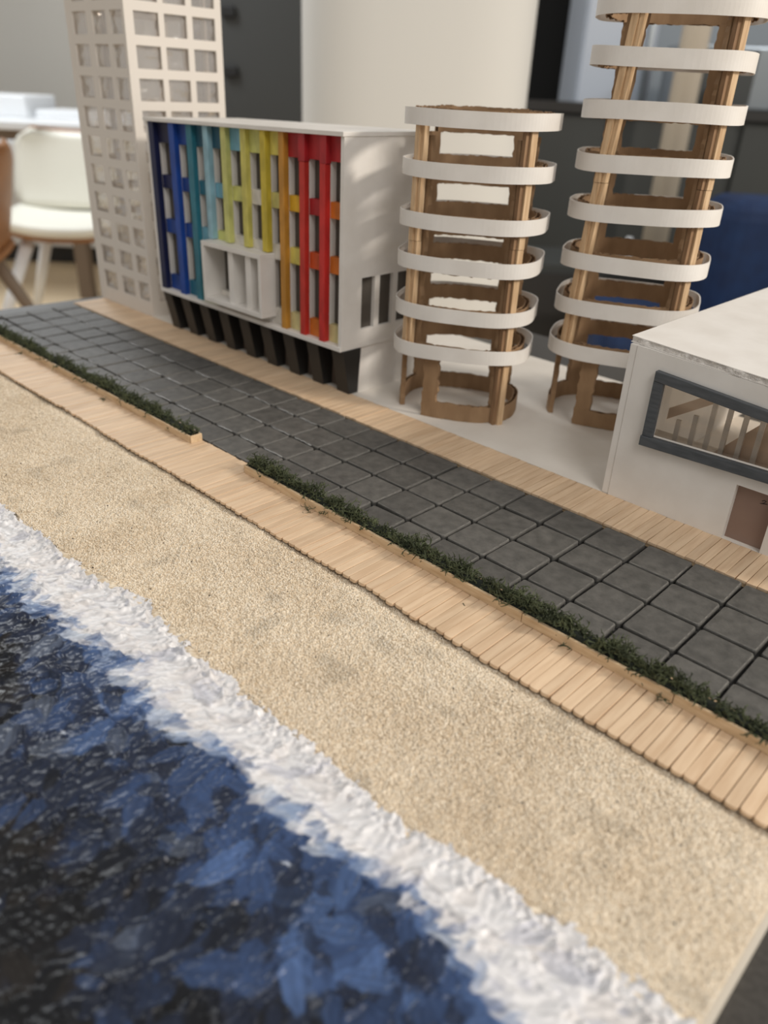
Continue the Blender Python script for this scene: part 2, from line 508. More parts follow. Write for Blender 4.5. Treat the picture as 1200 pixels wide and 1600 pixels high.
MB().lathe(rf(2.0, 4.25, 0.18), [(0.10, 0), (0.115, 0.04), (0.10, 0.16), (0.06, 0.22), (0.015, 0.24)]).build('body', MT['steel'], t, scale=1.0, smooth=True)
MB().tube([rf(2.0 + 0.1 * math.cos(a), 4.25, 0.36 + 0.1 * math.sin(a)) for a in [math.pi * k / 8 for k in range(9)]], 0.012).build('handle', MT['blackbits'], t, scale=1.0, smooth=True)
t = empty('low_cabinet', rf(1.2, 3.1, FZ), 'dark low cabinet between the column and the blue armchair', 'cabinet', scale=1.0)
room_box('body', MT['counter'], 0.42, 1.9, 3.1, 3.5, FZ, -0.37, t)
room_box('door', MT['skirting'], 0.45, 1.15, 3.08, 3.1, FZ + 0.05, -0.4, t)
room_box('door', MT['skirting'], 1.17, 1.87, 3.08, 3.1, FZ + 0.05, -0.4, t)
t = MB(); t.lathe(rf(0.905, 3.2, -0.37), [(0.028, 0), (0.03, 0.03), (0.024, 0.06), (0.012, 0.08), (0.012, 0.10)])
tag(t.build('bottle', MT['wtop'], scale=1.0, smooth=True), 'white bottle on the dark low cabinet', 'bottle')
t = MB(); t.lathe(rf(1.01, 3.22, -0.37), [(0.018, 0), (0.02, 0.04), (0.009, 0.06), (0.009, 0.08)])
tag(t.build('bottle', MT['green'], scale=1.0, smooth=True), 'green bottle on the dark low cabinet', 'bottle')
t = empty('pole', rf(1.135, 3.62, FZ), 'round beige pole in front of the dark counter', 'pole', scale=1.0)
MB().lathe(rf(1.135, 3.62, FZ), [(0.055, 0.02), (0.055, 2.9)]).build('shaft', MT['beige'], t, scale=1.0, smooth=True)
MB().lathe(rf(1.135, 3.62, FZ), [(0.09, 0), (0.09, 0.015), (0.06, 0.03)]).build('base', MT['beige'], t, scale=1.0)
t = empty('armchair', rf(1.2, 2.6, FZ), 'dark blue armchair beyond the table on the right', 'armchair', scale=1.0)
room_box('seat', MT['blue'], 0.62, 1.6, 2.3, 2.85, FZ + 0.12, -0.40, t, 0.05)
room_box('backrest', MT['blue'], 1.02, 1.75, 2.55, 2.85, FZ + 0.12, -0.055, t, 0.06)
room_box('armrest', MT['blue'], 1.42, 1.62, 2.2, 2.6, FZ + 0.12, -0.18, t, 0.05)
for r, f in ((0.68, 2.36), (1.54, 2.36), (0.68, 2.8), (1.54, 2.8)): room_box('leg', MT['legwood'], r - 0.02, r + 0.02, f - 0.02, f + 0.02, FZ, FZ + 0.13, t)

# ================================================================== TABLE AND BASE BOARD
BT = -0.16      # top of the base board
BB = -0.42
t = empty('table', (-8, -2, FZ / S), 'grey laminate table carrying the whole model', 'table')
MB().add([(-25.9, -17.5, BB), (11.5, -16.5, BB), (9.8, 13.2, BB), (-24.2, 12.6, BB),
          (-25.9, -17.5, BB - 1.1), (11.5, -16.5, BB - 1.1), (9.8, 13.2, BB - 1.1), (-24.2, 12.6, BB - 1.1)],
         [(0, 1, 2, 3), (7, 6, 5, 4), (0, 4, 5, 1), (1, 5, 6, 2), (2, 6, 7, 3), (3, 7, 4, 0)]).build('tabletop', MT['table'], t, bevel=0.12)
for x, y in ((-23, -14.5), (8.2, -14), (-22, 10.5), (7.5, 10.8)): bx('leg', MT['skirting'], t, x - 1, x + 1, y - 1, y + 1, FZ / S, BB - 1.1)
tag(bx('base_board', MT['base'], None, -22.95, 6.95, -14.6, 8.9, BB, BT), 'cream foam board under the whole seaside model', 'board')
tag(bx('ground_sheet', MT['ground'], None, -22.9, 6.93, 1.36, 8.88, BT, 0.0), 'white ground sheet under the model buildings', 'sheet')

# ================================================================== SEA, FOAM, SAND
XO = np.array([-23, -12, -8.2, -4.88, -2.87, -1.27, 0.5, 2.0, 3.29, 4.34, 5.23, 6.11, 6.95])
YO = np.array([-9.0, -9.0, -8.93, -8.79, -8.54, -8.72, -8.73, -8.73, -8.73, -8.55, -8.43, -8.46, -8.36])
XI = np.array([-23, -12, -8.0, -6.1, -4.44, -2.29, -0.67, 1.16, 2.47, 3.82, 4.62, 5.41, 6.95])
YI = np.array([-9.9, -9.9, -9.75, -9.8, -9.84, -9.6, -9.78, -9.48, -9.58, -9.33, -9.38, -9.53, -9.7])
def outer(x): return np.interp(x, XO, YO)
def inner(x): return np.interp(x, XI, YI)

def paint_field(x0, x1, y0, y1, d, seed, dens):
    rng = np.random.default_rng(seed)
    nx = int(round((x1 - x0) / d)) + 1; ny = int(round((y1 - y0) / d)) + 1
    X = np.linspace(x0, x1, nx); Y = np.linspace(y0, y1, ny)
    GX, GY = np.meshgrid(X, Y)
    H = np.zeros((ny, nx)); Cc = np.zeros((ny, nx, 3))
    Cc[:] = lin((30, 40, 62))[:3]
    Cc[GY > inner(GX)] = lin((214, 212, 212))[:3]
    pal = {k: np.array(lin(v)[:3]) for k, v in dict(navy=(32, 39, 56), blue=(50, 68, 102), mid=(72, 95, 136), grey=(78, 87, 104),
           black=(18, 19, 22), brown=(34, 31, 29), light=(136, 154, 184), pale=(190, 198, 210), white=(224, 223, 224), warm=(218, 214, 212), shade=(188, 189, 198)).items()}
    def dab(cx, cy, ang, L, W, col, th, mixv, streak):
        R = max(L, W)
        i0 = max(0, int((cx - R - x0) / d)); i1 = min(nx, int((cx + R - x0) / d) + 2)
        j0 = max(0, int((cy - R - y0) / d)); j1 = min(ny, int((cy + R - y0) / d) + 2)
        if i1 - i0 < 2 or j1 - j0 < 2: return
        gx = GX[j0:j1, i0:i1] - cx; gy = GY[j0:j1, i0:i1] - cy
        ca, sa = math.cos(ang), math.sin(ang)
        s = (gx * ca + gy * sa) / L; q = (-gx * sa + gy * ca) / W
        fan = 0.55 + 0.45 * np.clip((s + 1) / 2, 0, 1)        # petal: wider towards its far end
        qq = q / fan
        ph = rng.random() * 6.28
        rr = np.sqrt(s * s + qq * qq) + 0.07 * np.sin(np.arctan2(qq, s) * 7 + ph)
        m = np.clip((1 - rr) / 0.10, 0, 1)
        ridge = np.exp(-((rr - 0.88) / 0.11) ** 2) * np.clip(s + 0.5, 0, 1)
        dish = np.clip((s + 1) / 2, 0, 1)
        nh = th * (0.2 + 0.45 * dish + 0.95 * ridge + 0.10 * np.sin(qq * streak + ph))
        h = H[j0:j1, i0:i1]
        H[j0:j1, i0:i1] = h * (1 - m) + m * (0.55 * h + nh)
        tone = 1 + 0.13 * np.sin(qq * streak * 0.8 + ph)
        a = (m * mixv * (0.75 + 0.25 * np.clip(1 - np.abs(s), 0, 1)))[..., None]
        c = Cc[j0:j1, i0:i1]
        Cc[j0:j1, i0:i1] = c * (1 - a) + a * np.clip(col[None, None, :] * tone[..., None], 0, 1)
    n = int((x1 - x0) * (y1 - y0) * dens)
    px_ = rng.uniform(x0, x1, n); py_ = rng.uniform(y0, y1 - 0.6, n)
    nz = vnoise(px_ * 0.75 + 31, py_ * 0.75 + 9, 5); nz2 = vnoise(px_ * 2.0 + 3, py_ * 2.0 + 57, 6)
    for k in range(n):
        x, y = px_[k], py_[k]
        dp = inner(x) - y                                     # distance out to sea from the foam line
        if dp < -0.2: continue
        u = rng.random()
        deep = dp - 0.10 + (nz[k] - 0.5) * 3.2 + max(0, (1.6 - x)) * 0.10 * min(dp, 3)
        if dp < 0.28: col = pal['mid'] if u < 0.5 else pal['light'] if u < 0.68 else pal['blue']
        elif deep < 0.55: col = pal['blue'] if u < 0.6 else pal['mid'] if u < 0.8 else pal['navy']
        elif deep < 1.5: col = pal['navy'] if u < 0.55 else pal['blue'] if u < 0.8 else pal['grey'] if u < 0.87 else pal['black']
        elif deep < 2.1: col = pal['navy'] if u < 0.45 else pal['black'] if u < 0.75 else pal['brown'] if u < 0.9 else pal['blue']
        else: col = pal['black'] if u < 0.75 else pal['brown'] if u < 0.93 else pal['navy']
        col = col * (0.75 + 0.5 * nz2[k])
        L = rng.uniform(0.16, 0.40); W = L * rng.uniform(0.5, 0.85)
        dab(x, y, rng.normal(1.9, 0.8), L, W, col, rng.uniform(0.018, 0.050), 0.8, rng.uniform(5, 14))
        if u > 0.985 and dp > 0.2:                            # flecks of lighter paint
            dab(x, y, rng.normal(0.8, 0.6), 0.07, 0.035, pal['pale'], 0.02, 0.9, 9)
    nf = int((x1 - x0) * 75)
    fx_ = rng.uniform(x0, x1, nf); ft = np.sort(np.where(rng.random(nf) < 0.5, rng.uniform(-0.12, 0.62, nf), rng.uniform(0.6, 1.02, nf)))
    for k in range(nf):
        x = fx_[k]; tt = ft[k]
        y = inner(x) + (outer(x) - inner(x)) * tt
        u = rng.random()
        col = pal['white'] if u < 0.6 else pal['warm'] if u < 0.86 else pal['shade']
        if tt < 0.10: col = pal['light'] if u < 0.35 else pal['pale'] if u < 0.6 else pal['white'] if u < 0.8 else pal['mid']
        if tt > 0.66:
            L = rng.uniform(0.035, 0.09); th = rng.uniform(0.03, 0.08)
        else:
            L = rng.uniform(0.18, 0.40); th = rng.uniform(0.035, 0.085)
        dab(x, y, rng.normal(0.75, 0.45), L, L * rng.uniform(0.45, 0.75), col, th, 0.8 if tt > 0.1 else 0.6, rng.uniform(5, 11))
    for k in range(int((x1 - x0) * 4.0)):                     # blue petals pulled up into the white
        x = rng.uniform(x0, x1); y = inner(x) + rng.normal(-0.04, 0.05)
        u = rng.random(); L = rng.uniform(0.09, 0.2)
        dab(x, y, rng.normal(1.25, 0.5), L, L * rng.uniform(0.4, 0.65), pal['mid'] if u < 0.5 else pal['light'] if u < 0.8 else pal['blue'], rng.uniform(0.02, 0.04), 0.6, rng.uniform(12, 20))
    # smooth the relief a little
    for _ in range(1):
        H[1:-1, 1:-1] = (H[1:-1, 1:-1] * 4 + H[:-2, 1:-1] + H[2:, 1:-1] + H[1:-1, :-2] + H[1:-1, 2:]) / 8
    return X, Y, GX, GY, H, Cc

def sea_tiles():
    X0, X1, Y0, Y1, D = -22.9, 6.93, -14.55, -8.2, 0.021
    X, Y, GX, GY, H, Cc = paint_field(X0, X1, Y0, Y1, D, 3, 36)
    edge = outer(GX) + 0.20 * (vnoise(GX * 2.6, GY * 2.6 + 4, 21) - 0.5) + 0.16 * (vnoise(GX * 9, GY * 9 + 8, 22) - 0.5) + 0.10 * (vnoise(GX * 24, GY * 24, 23) - 0.5)
    Z = BT + 0.055 + H + np.clip((GY - outer(GX) + 0.5) / 0.5, 0, 1) * 0.05
    # ragged wet lip of the foam
    lip = np.clip((edge - GY) / 0.42, 0, 1)
    Z += np.clip(1 - lip, 0, 1) * 0.05 * (vnoise(GX * 16, GY * 16 + 3, 24) + 0.6 * vnoise(GX * 34, GY * 34, 27) - 0.55)
    ny, nx = GX.shape
    idx = np.arange(ny * nx).reshape(ny, nx)
    Q = np.stack([idx[:-1, :-1], idx[:-1, 1:], idx[1:, 1:], idx[1:, :-1]], -1).reshape(-1, 4)
    cy = (GY[:-1, :-1] + GY[1:, 1:]).ravel() / 2; cx = (GX[:-1, :-1] + GX[1:, 1:]).ravel() / 2
    keep = cy < ((edge[:-1, :-1] + edge[1:, 1:]) / 2).ravel()
    foam = cy > (inner(cx) - 0.02)
    V = np.stack([GX, GY, Z], -1).reshape(-1, 3) * S
    Cf = Cc.reshape(-1, 3)
    out = []
    for nm, msk, m, lab, cat in (('painted_sea', keep & ~foam, MT['sea'], 'dark blue sea of thick glossy paint dabs', 'sea'),
                                 ('surf_foam', keep & foam, MT['foam'], 'white painted surf between the blue sea and the sand', 'surf')):
        q = Q[msk]
        used, inv = np.unique(q, return_inverse=True)
        out.append(tag(np_mesh(nm, V[used], inv.reshape(-1, 4), m, Cf[used]), lab, cat))
sea_tiles()

def sand_height(x, y):
    return np.maximum(BT + 0.004, -0.075 + 0.05 * (vnoise(x * 0.8, y * 0.8, 51) - 0.5) + 0.045 * (vnoise(x * 2.6, y * 2.6, 52) - 0.5) + 0.022 * (vnoise(x * 9, y * 9, 53) - 0.5)
            + 0.02 * (vnoise(x * 22, y * 22, 54) - 0.5) - 0.12 * np.clip((outer(x) - 0.12 - y) / 0.15, 0, 1)
            - 0.07 * np.clip((y + 5.75) / 0.35, 0, 1) + 0.03 * np.exp(-((y + 5.95) / 0.14) ** 2) * vnoise(x * 1.3, y * 0 + 3, 55))
def sand_colour(x, y, rng_val):
    base = np.array(lin((222, 206, 181))[:3]); dk = np.array(lin((196, 176, 148))[:3]); lt = np.array(lin((240, 229, 210))[:3])
    k = np.clip(0.5 + (vnoise(x * 1.1, y * 1.1, 61) - 0.5) * 0.35 + (rng_val - 0.5) * 1.0, 0, 1)[..., None]
    c = np.where(k < 0.5, dk + (base - dk) * (k * 2), base + (lt - base) * (k * 2 - 1))
    stain = np.clip((vnoise(x * 1.7 + 8, y * 2.2, 62) - 0.80) / 0.12, 0, 1)[..., None]
    return c * (1 - 0.14 * stain)
def sand():
    root = None
    for k, (xa, xb, d) in enumerate(((-9.0, 6.88, 0.035), (-22.85, -9.0, 0.06))):
        X = np.linspace(xa, xb, int((xb - xa) / d) + 1); Y = np.linspace(-9.25, -5.12, int(4.13 / d) + 1)
        GX, GY = np.meshgrid(X, Y); ny, nx = GX.shape
        V = np.stack([GX, GY, sand_height(GX, GY)], -1).reshape(-1, 3) * S
        cc = sand_colour(GX, GY, np.random.default_rng(8).random(GX.shape)).reshape(-1, 3)
        idx = np.arange(ny * nx).reshape(ny, nx)
        Q = np.stack([idx[:-1, :-1], idx[:-1, 1:], idx[1:, 1:], idx[1:, :-1]], -1).reshape(-1, 4)
        o = np_mesh('beach_sand' if k == 0 else 'far_sand', V, Q, MT['sand'], cc, parent=root)
        if k == 0: root = tag(o, 'beige coarse beach sand between the surf and boardwalk', 'sand', kind='stuff')
    # loose grains on top, denser near the eye
    rng = np.random.default_rng(77)
    n = 165000
    x = 6.86 - 23.0 * rng.random(n) ** 1.7
    y = rng.uniform(-8.95, -5.32, n)
    keep = y > outer(x) + 0.02
    x, y = x[keep], y[keep]; n = len(x)
    z = sand_height(x, y)
    r = rng.uniform(0.012, 0.026, n) * np.where(rng.random(n) > 0.97, 1.35, 1.0)
    O = np.array([(1, 0, 0), (-1, 0, 0), (0, 1, 0), (0, -1, 0), (0, 0, 1), (0, 0, -1)], float)
    Fq = np.array([(0, 2, 4), (2, 1, 4), (1, 3, 4), (3, 0, 4), (2, 0, 5), (1, 2, 5), (3, 1, 5), (0, 3, 5)])
    a = rng.uniform(0, 6.28, n); ca, sa = np.cos(a)[:, None], np.sin(a)[:, None]
    tl = rng.uniform(-0.7, 0.7, (n, 1))
    P = np.repeat(O[None], n, 0) * rng.uniform(0.7, 1.3, (n, 6, 1))
    px_ = P[..., 0] * ca - P[..., 1] * sa; py_ = P[..., 0] * sa + P[..., 1] * ca
    pz_ = P[..., 2] + px_ * tl
    V = np.stack([x[:, None] + px_ * r[:, None], y[:, None] + py_ * r[:, None], z[:, None] + 0.004 + pz_ * r[:, None]], -1).reshape(-1, 3) * S
    T = (Fq[None] + (np.arange(n) * 6)[:, None, None]).reshape(-1, 3)
    rv = rng.random(n)
    cc = sand_colour(x, y, 0.15 + 0.85 * rv)
    cc[rng.random(n) > 0.9985] = np.array(lin((70, 58, 46))[:3])
    cc = np.repeat(cc, 6, 0)
    o = np_mesh('sand_grains', V, T, MT['grain'], cc, parent=root, smooth=False, tri=True)
    o['kind'] = 'stuff'
sand()

# ================================================================== BOARDWALKS
def plank_outline(w, y0, y1, tip, rng):
    """stick with one rounded end at y0"""
    h = w / 2
    pts = []
    for k in range(9):
        a = math.pi + math.pi * k / 8
        sx = math.copysign(abs(math.cos(a)) ** tip, math.cos(a))
        sy = abs(math.sin(a)) ** tip
        pts.append((h * sx, y0 + h * 0.8 * (1 - sy)))
    pts += [(h, y1), (-h, y1)]
    return pts
PITCH = 0.1925
def boardwalk_low():
    t = empty('boardwalk', (-8, -4.7, BT), 'pale craft stick boardwalk between the sand and the planters', 'boardwalk')
    bx('support_strip', MT['wood'], t, -22.8, 6.88, -5.25, -3.9, BT, -0.055)
    protos = []
    for k in range(7):
        w = PITCH * random.uniform(0.93, 0.985)
        protos.append(MB().prism(plank_outline(w, -0.80, 0.80, random.choice((0.75, 0.9, 0.62)), None), -0.03, 0.03, 0.008).mesh('plank', MT['plank']))
    x = 6.84
    k = 0
    while x > -22.7:
        tw = random.gauss(0, 0.006)
        wob = 0.018 * math.sin(k * 0.21) + random.gauss(0, 0.013)
        inst(random.choice(protos), 'plank', t, (x - PITCH / 2, -4.68 + wob, -0.024 + random.uniform(-0.006, 0.006)), tw, 0, random.gauss(0, 0.02))
        x -= PITCH * random.uniform(0.995, 1.005); k += 1
def boardwalk_high():
    t = empty('boardwalk', (-8, 0.7, BT), 'pale craft stick boardwalk along the fronts of the model buildings', 'boardwalk')
    bx('support_strip', MT['wood'], t, -22.8, 6.88, 0.06, 1.30, BT, -0.055)
    protos = []
    p2 = 0.206
    for k in range(6):
        w = p2 * random.uniform(0.93, 0.985); h = w / 2
        protos.append(MB().prism([(-h, -0.655), (h, -0.655), (h, 0.655), (-h, 0.655)], -0.03, 0.03, 0.007).mesh('plank', MT['plank']))
    x = 6.88; k = 0
    while x > -22.7:
        inst(random.choice(protos), 'plank', t, (x - p2 / 2, 0.69 + random.gauss(0, 0.008), -0.022 + random.uniform(-0.006, 0.006)), random.gauss(0, 0.006), 0, random.gauss(0, 0.018))
        x -= p2 * random.uniform(0.995, 1.005)
boardwalk_low(); boardwalk_high()

# ================================================================== PAVED PROMENADE
def rrect(hx, hy, r, n=4, jit=0.0):
    pts = []
    for cx, cy, a0 in ((hx - r, hy - r, 0), (-hx + r, hy - r, 90), (-hx + r, -hy + r, 180), (hx - r, -hy + r, 270)):
        for k in range(n + 1):
            a = math.radians(a0 + 90 * k / n)
            pts.append((cx + r * math.cos(a) + random.gauss(0, jit), cy + r * math.sin(a) + random.gauss(0, jit)))
    return pts
def promenade():
    t = empty('paved_promenade', (-8, -2, BT), 'promenade paved with square dark grey tiles', 'paving')
    bx('bed', MT['bed'], t, -22.7, 6.9, -3.88, 0.03, BT, -0.115)
    full = [MB().prism(rrect(0.468, 0.468, 0.06, 4, 0.003), -0.125, 0.0, 0.03, 0.03, 1).mesh('tile', [MT['tile'], MT['tile_edge']]) for _ in range(6)]
    cut = [MB().prism(rrect(0.468, 0.385, 0.05, 4, 0.003), -0.125, 0.0, 0.03, 0.03, 1).mesh('tile', [MT['tile'], MT['tile_edge']]) for _ in range(4)]
    half = MB().prism(rrect(0.28, 0.468, 0.05, 4, 0.003), -0.125, 0.0, 0.03, 0.03, 1).mesh('tile', [MT['tile'], MT['tile_edge']])
    edge = MB().prism(rrect(0.43, 0.468, 0.05, 4, 0.003), -0.125, 0.0, 0.03, 0.03, 1).mesh('tile', [MT['tile'], MT['tile_edge']])
    for c in range(-23, 7):
        for r in range(4):
            x = c + 0.5; y = -r - 0.5
            me = random.choice(full)
            if r == 3: me = random.choice(cut); y = -3.415
            if c == -23:
                if r == 3: continue
                me = half; x = -22.31
            if c == 6:
                if r < 3: me = edge
                x = 6.46
            inst(me, 'tile', t, (x + random.gauss(0, 0.008), y + random.gauss(0, 0.008), random.gauss(-0.004, 0.006)), random.gauss(0, 0.009), random.gauss(0, 0.006), random.gauss(0, 0.006))
    # glossy glue that has risen in the long joints at the far end
    for r in (1, 2, 3):
        for c in range(-21, -6):
            if random.random() < 0.8:
                x0 = c + random.uniform(0.0, 0.2); x1 = c + random.uniform(0.75, 1.0)
                n = 7
                pts = [(x0 + (x1 - x0) * k / n, -r + random.gauss(0, 0.006), -0.008 + random.uniform(-0.012, 0.008)) for k in range(n + 1)]
                MB().tube(pts, [0.008] + [random.uniform(0.014, 0.026) for _ in range(n - 1)] + [0.008], 6).build('glue_bead', MT['glue'], t, smooth=True)
promenade()

# ================================================================== PLANTERS
def sprig(mb, p, d, L, r, rng, depth=0):
    """thin curling moss branch with side shoots, three-sided tubes"""
    pts = [Vector(p)]
    v = Vector(d).normalized()
    n = 4
    for k in range(n):
        v = (v + Vector((rng.gauss(0, 0.5), rng.gauss(0, 0.5), rng.gauss(-0.04, 0.42)))).normalized()
        pts.append(pts[-1] + v * (L / n))
    mb.tube(pts, [r * (1 - 0.6 * k / n) for k in range(n + 1)], 3, cap=False)
    if depth < 1:
        for k in (1, 2, 3):
            if rng.random() < 0.8:
                v2 = (v + Vector((rng.gauss(0, 0.8), rng.gauss(0, 0.8), rng.gauss(0.1, 0.6)))).normalized()
                sprig(mb, pts[k], v2, L * 0.5, r * 0.75, rng, depth + 1)
def planter(x0, x1, joints, label, dens, left_cap, right_cap):
    rng = random.Random(int(abs(x0) * 10))
    t = empty('planter_box', ((x0 + x1) / 2, -4.06, 0.0), label, 'planter', 'moss planters along the promenade')
    ys, yb = -4.235, -3.885
    xs = [x0] + joints + [x1]
    for a, b in zip(xs[:-1], xs[1:]):
        bx('front_strip', MT['wood'], t, a + 0.006, b - 0.006, ys + rng.uniform(-0.012, 0.006), ys + 0.055, 0.006, 0.19 + rng.uniform(-0.008, 0.008), 0.008)
    bx('back_strip', MT['wood'], t, x0, x1, yb - 0.05, yb, 0.006, 0.185, 0.008)
    if left_cap: bx('end_cap', MT['wood'], t, x0 - 0.05, x0, ys + 0.01, yb - 0.01, 0.006, 0.20, 0.008)
    if right_cap: bx('end_cap', MT['wood'], t, x1, x1 + 0.05, ys + 0.01, yb - 0.01, 0.006, 0.20, 0.008)
    # moss: a lumpy dark core and many branching sprigs
    core = MB(); n = int((x1 - x0) / 0.12); ring = 7
    vs, fs = [], []
    for i in range(n + 1):
        x = x0 + 0.04 + (x1 - x0 - 0.08) * i / n
        for k in range(ring):
            a = math.pi * k / (ring - 1)
            w = 0.13 * (1 + rng.uniform(-0.2, 0.2)); h = 0.10 + rng.uniform(-0.03, 0.05)
            vs.append((x, (ys + yb) / 2 + 0.01 - w * math.cos(a), 0.14 + h * math.sin(a)))
    for i in range(n):
        for k in range(ring - 1):
            a = i * ring + k
            fs.append((a, a + 1, a + ring + 1, a + ring))
    core.add(vs, fs).build('moss_core', MT['moss_dark'], t, smooth=True)
    mb = MB()
    for _ in range(int((x1 - x0) * dens)):
        x = rng.uniform(x0 + 0.02, x1 - 0.02); y = (ys + yb) / 2 + 0.03 + rng.gauss(0.0, 0.075)
        lump = 0.5 + 0.5 * math.sin(x * 4.3 + math.sin(x * 1.7) * 2)
        side = (y - (ys + yb) / 2) / 0.12
        sprig(mb, (x, y, 0.17 + 0.06 * lump + rng.uniform(-0.03, 0.06)), (rng.gauss(0, 0.8), max(-0.45, side * 0.5 + rng.gauss(0, 0.35)), 0.75), rng.uniform(0.13, 0.27) * (0.8 + 0.4 * lump), rng.uniform(0.013, 0.021), rng)
    o = mb.build('moss', MT['moss'], t)
    o['kind'] = 'stuff'
planter(-6.0, 6.86, [-3.15, 1.78, 4.55], 'long moss planter at the right with thin wooden sides', 135, True, True)
planter(-22.4, -8.25, [-17.6, -12.9], 'long moss planter at the left ending in a square wooden cap', 100, True, True)
for k, (x, y, z, L, lab) in enumerate(((-12.3, -4.33, 0.03, 0.3, 'green moss sprig fallen beside the left planter'),
        (-17.6, -4.32, 0.03, 0.26, 'green moss sprig fallen at the far end of the left planter'),
        (-3.62, -4.36, 0.03, 0.30, 'green moss tuft hanging over the far end of the right planter'),
        (-3.2, -4.31, 0.10, 0.22, 'small green moss sprig by the joint of the right planter'),
        (4.45, -4.33, 0.10, 0.26, 'green moss sprig dangling over the near front of the right planter'),
        (2.75, -4.33, 0.10, 0.2, 'tiny green moss sprig over the middle of the right planter'),
        (0.75, -4.55, 0.012, 0.12, 'tiny green moss crumb lying on the lower boardwalk'))):
    rng = random.Random(k)
    mb = MB()
    for _ in range(5 if L > 0.15 else 2): sprig(mb, (x + rng.gauss(0, 0.03), y, z), (rng.gauss(0, 1), rng.gauss(-0.2, 0.4), rng.gauss(0.0, 0.2)), L * 0.7, 0.011, rng)
    tag(mb.build('moss_sprig', MT['moss']), lab, 'moss', 'fallen moss sprigs')

# ================================================================== CARDBOARD TOWERS
def sup(a, b, n, t):
    c, s = math.cos(t), math.sin(t)
    return (a * math.copysign(abs(c) ** (2 / n), c), b * math.copysign(abs(s) ** (2 / n), s))
def tower(c, ang, bands, spandrels, bh, stiles, label, top, seed, lean=0.0, a=1.68, b=1.42):
    rng = random.Random(seed)
    t = empty('cardboard_tower', (c[0], c[1], 0), label, 'tower')
    ca, sa = math.cos(ang), math.sin(ang)
    P = lambda u, w, z: (c[0] + u * ca - w * sa, c[1] + u * sa + w * ca, z)
    n_ = 2.6; TH = 0.13
    def wallpt(tt, off, z):
        u, w = sup(a - off, b - off * b / a, n_, tt)
        return P(u, w, z)
    def strip(mb, rad, t0, t1, N, z0, z1, th, wob0=0.0, wob1=0.0, mi=0, off=0.0):
        """curved sheet of small thickness between two angles"""
        closed = abs((t1 - t0) - 2 * math.pi) < 1e-6
        M_ = N if closed else N + 1
        vs, fs = [], []
        for i in range(M_):
            tt = t0 + (t1 - t0) * i / N
            w0 = rng.uniform(-wob0, wob0); w1 = rng.uniform(-wob1, wob1)
            vs += [wallpt(tt, off, z0 + w0), wallpt(tt, off, z1 + w1), wallpt(tt, off + th, z1 + w1), wallpt(tt, off + th, z0 + w0)]
        for i in range(N):
            j = (i + 1) % M_
            for k in range(4):
                l = (k + 1) % 4
                fs.append((i * 4 + k, j * 4 + k, j * 4 + l, i * 4 + l))
        if not closed: fs += [(3, 2, 1, 0), ((M_ - 1) * 4, (M_ - 1) * 4 + 1, (M_ - 1) * 4 + 2, (M_ - 1) * 4 + 3)]
        mb.add(vs, fs, mi)
    def corrugated(t0, t1, z0, z1, wob=0.02):
        mb = MB()
        N = max(6, int((t1 - t0) * 22))
        strip(mb, None, t0, t1, N, z0, z1, 0.02, wob, wob, 0, 0.0)
        strip(mb, None, t0, t1, N, z0, z1, 0.02, wob, wob, 0, TH - 0.02)
        # fluted core
        NF = max(8, int((t1 - t0) * 9) * 4)
        vs, fs = [], []
        for i in range(NF + 1):
            tt = t0 + (t1 - t0) * i / NF
            off = 0.02 + (TH - 0.04) * (0.5 + 0.5 * math.sin(i * math.pi / 2))
            vs += [wallpt(tt, off, z0 + 0.01), wallpt(tt, off, z1 - 0.012 + rng.uniform(-0.01, 0.01))]
        for i in range(NF): fs.append((2 * i, 2 * i + 2, 2 * i + 3, 2 * i + 1))
        mb.add(vs, fs, 1)
        return mb
    rad = math.radians
    # storey rings of corrugated card
    for z0, z1 in spandrels:
        zf = z1 - bh + 0.03                                   # low at the back only; elsewhere just as high as the band
        corrugated(rad(-215), rad(60), zf, z1 - 0.03).build('spandrel_ring', [MT['card'], MT['flute']], t)
        corrugated(rad(60), rad(145), z0, z1).build('back_spandrel', [MT['card'], MT['flute']], t)
    # ground storey rail, open between the doorway edges
    corrugated(rad(-112), rad(207), 0.0, 0.46).build('base_rail', [MT['card'], MT['flute']], t)
    # stiles between the openings, with torn edges
    def stile(t0, t1, z0, z1, nm='stile', dt=0.0):
        mb = MB(); K = max(4, int((z1 - z0) / 0.11)); Mn = 5
        vs, fs = [], []
        for k in range(K + 1):
            z = z0 + (z1 - z0) * k / K
            j0 = rng.uniform(-0.018, 0.018); j1 = rng.uniform(-0.018, 0.018)
            for i in range(Mn + 1):
                tt = rad(t0 + dt * (z - z0)) + j0 + (rad(t1) + j1 - rad(t0) - j0) * i / Mn
                vs.append(wallpt(tt, 0.004, z)); vs.append(wallpt(tt, TH - 0.004, z))
        L = 2 * (Mn + 1)
        for k in range(K):
            for i in range(Mn):
                p = k * L + 2 * i
                fs.append((p, p + 2, p + L + 2, p + L)); fs.append((p + 1, p + L + 1, p + L + 3, p + 3))
            p = k * L; fs.append((p, p + L, p + L + 1, p + 1))
            p = k * L + 2 * Mn; fs.append((p, p + 1, p + L + 1, p + L))
        fs.append(tuple(2 * i for i in range(Mn + 1)) + tuple(2 * i + 1 for i in reversed(range(Mn + 1))))
        q = K * L
        fs.append(tuple(q + 2 * i + 1 for i in range(Mn + 1)) + tuple(q + 2 * i for i in reversed(range(Mn + 1))))
        return mb.add(vs, fs).build(nm, [MT['card']], t)
    for t0, t1, z0, z1 in stiles: stile(t0, t1, z0, z1, dt=lean if t0 == 214 else 0.0)
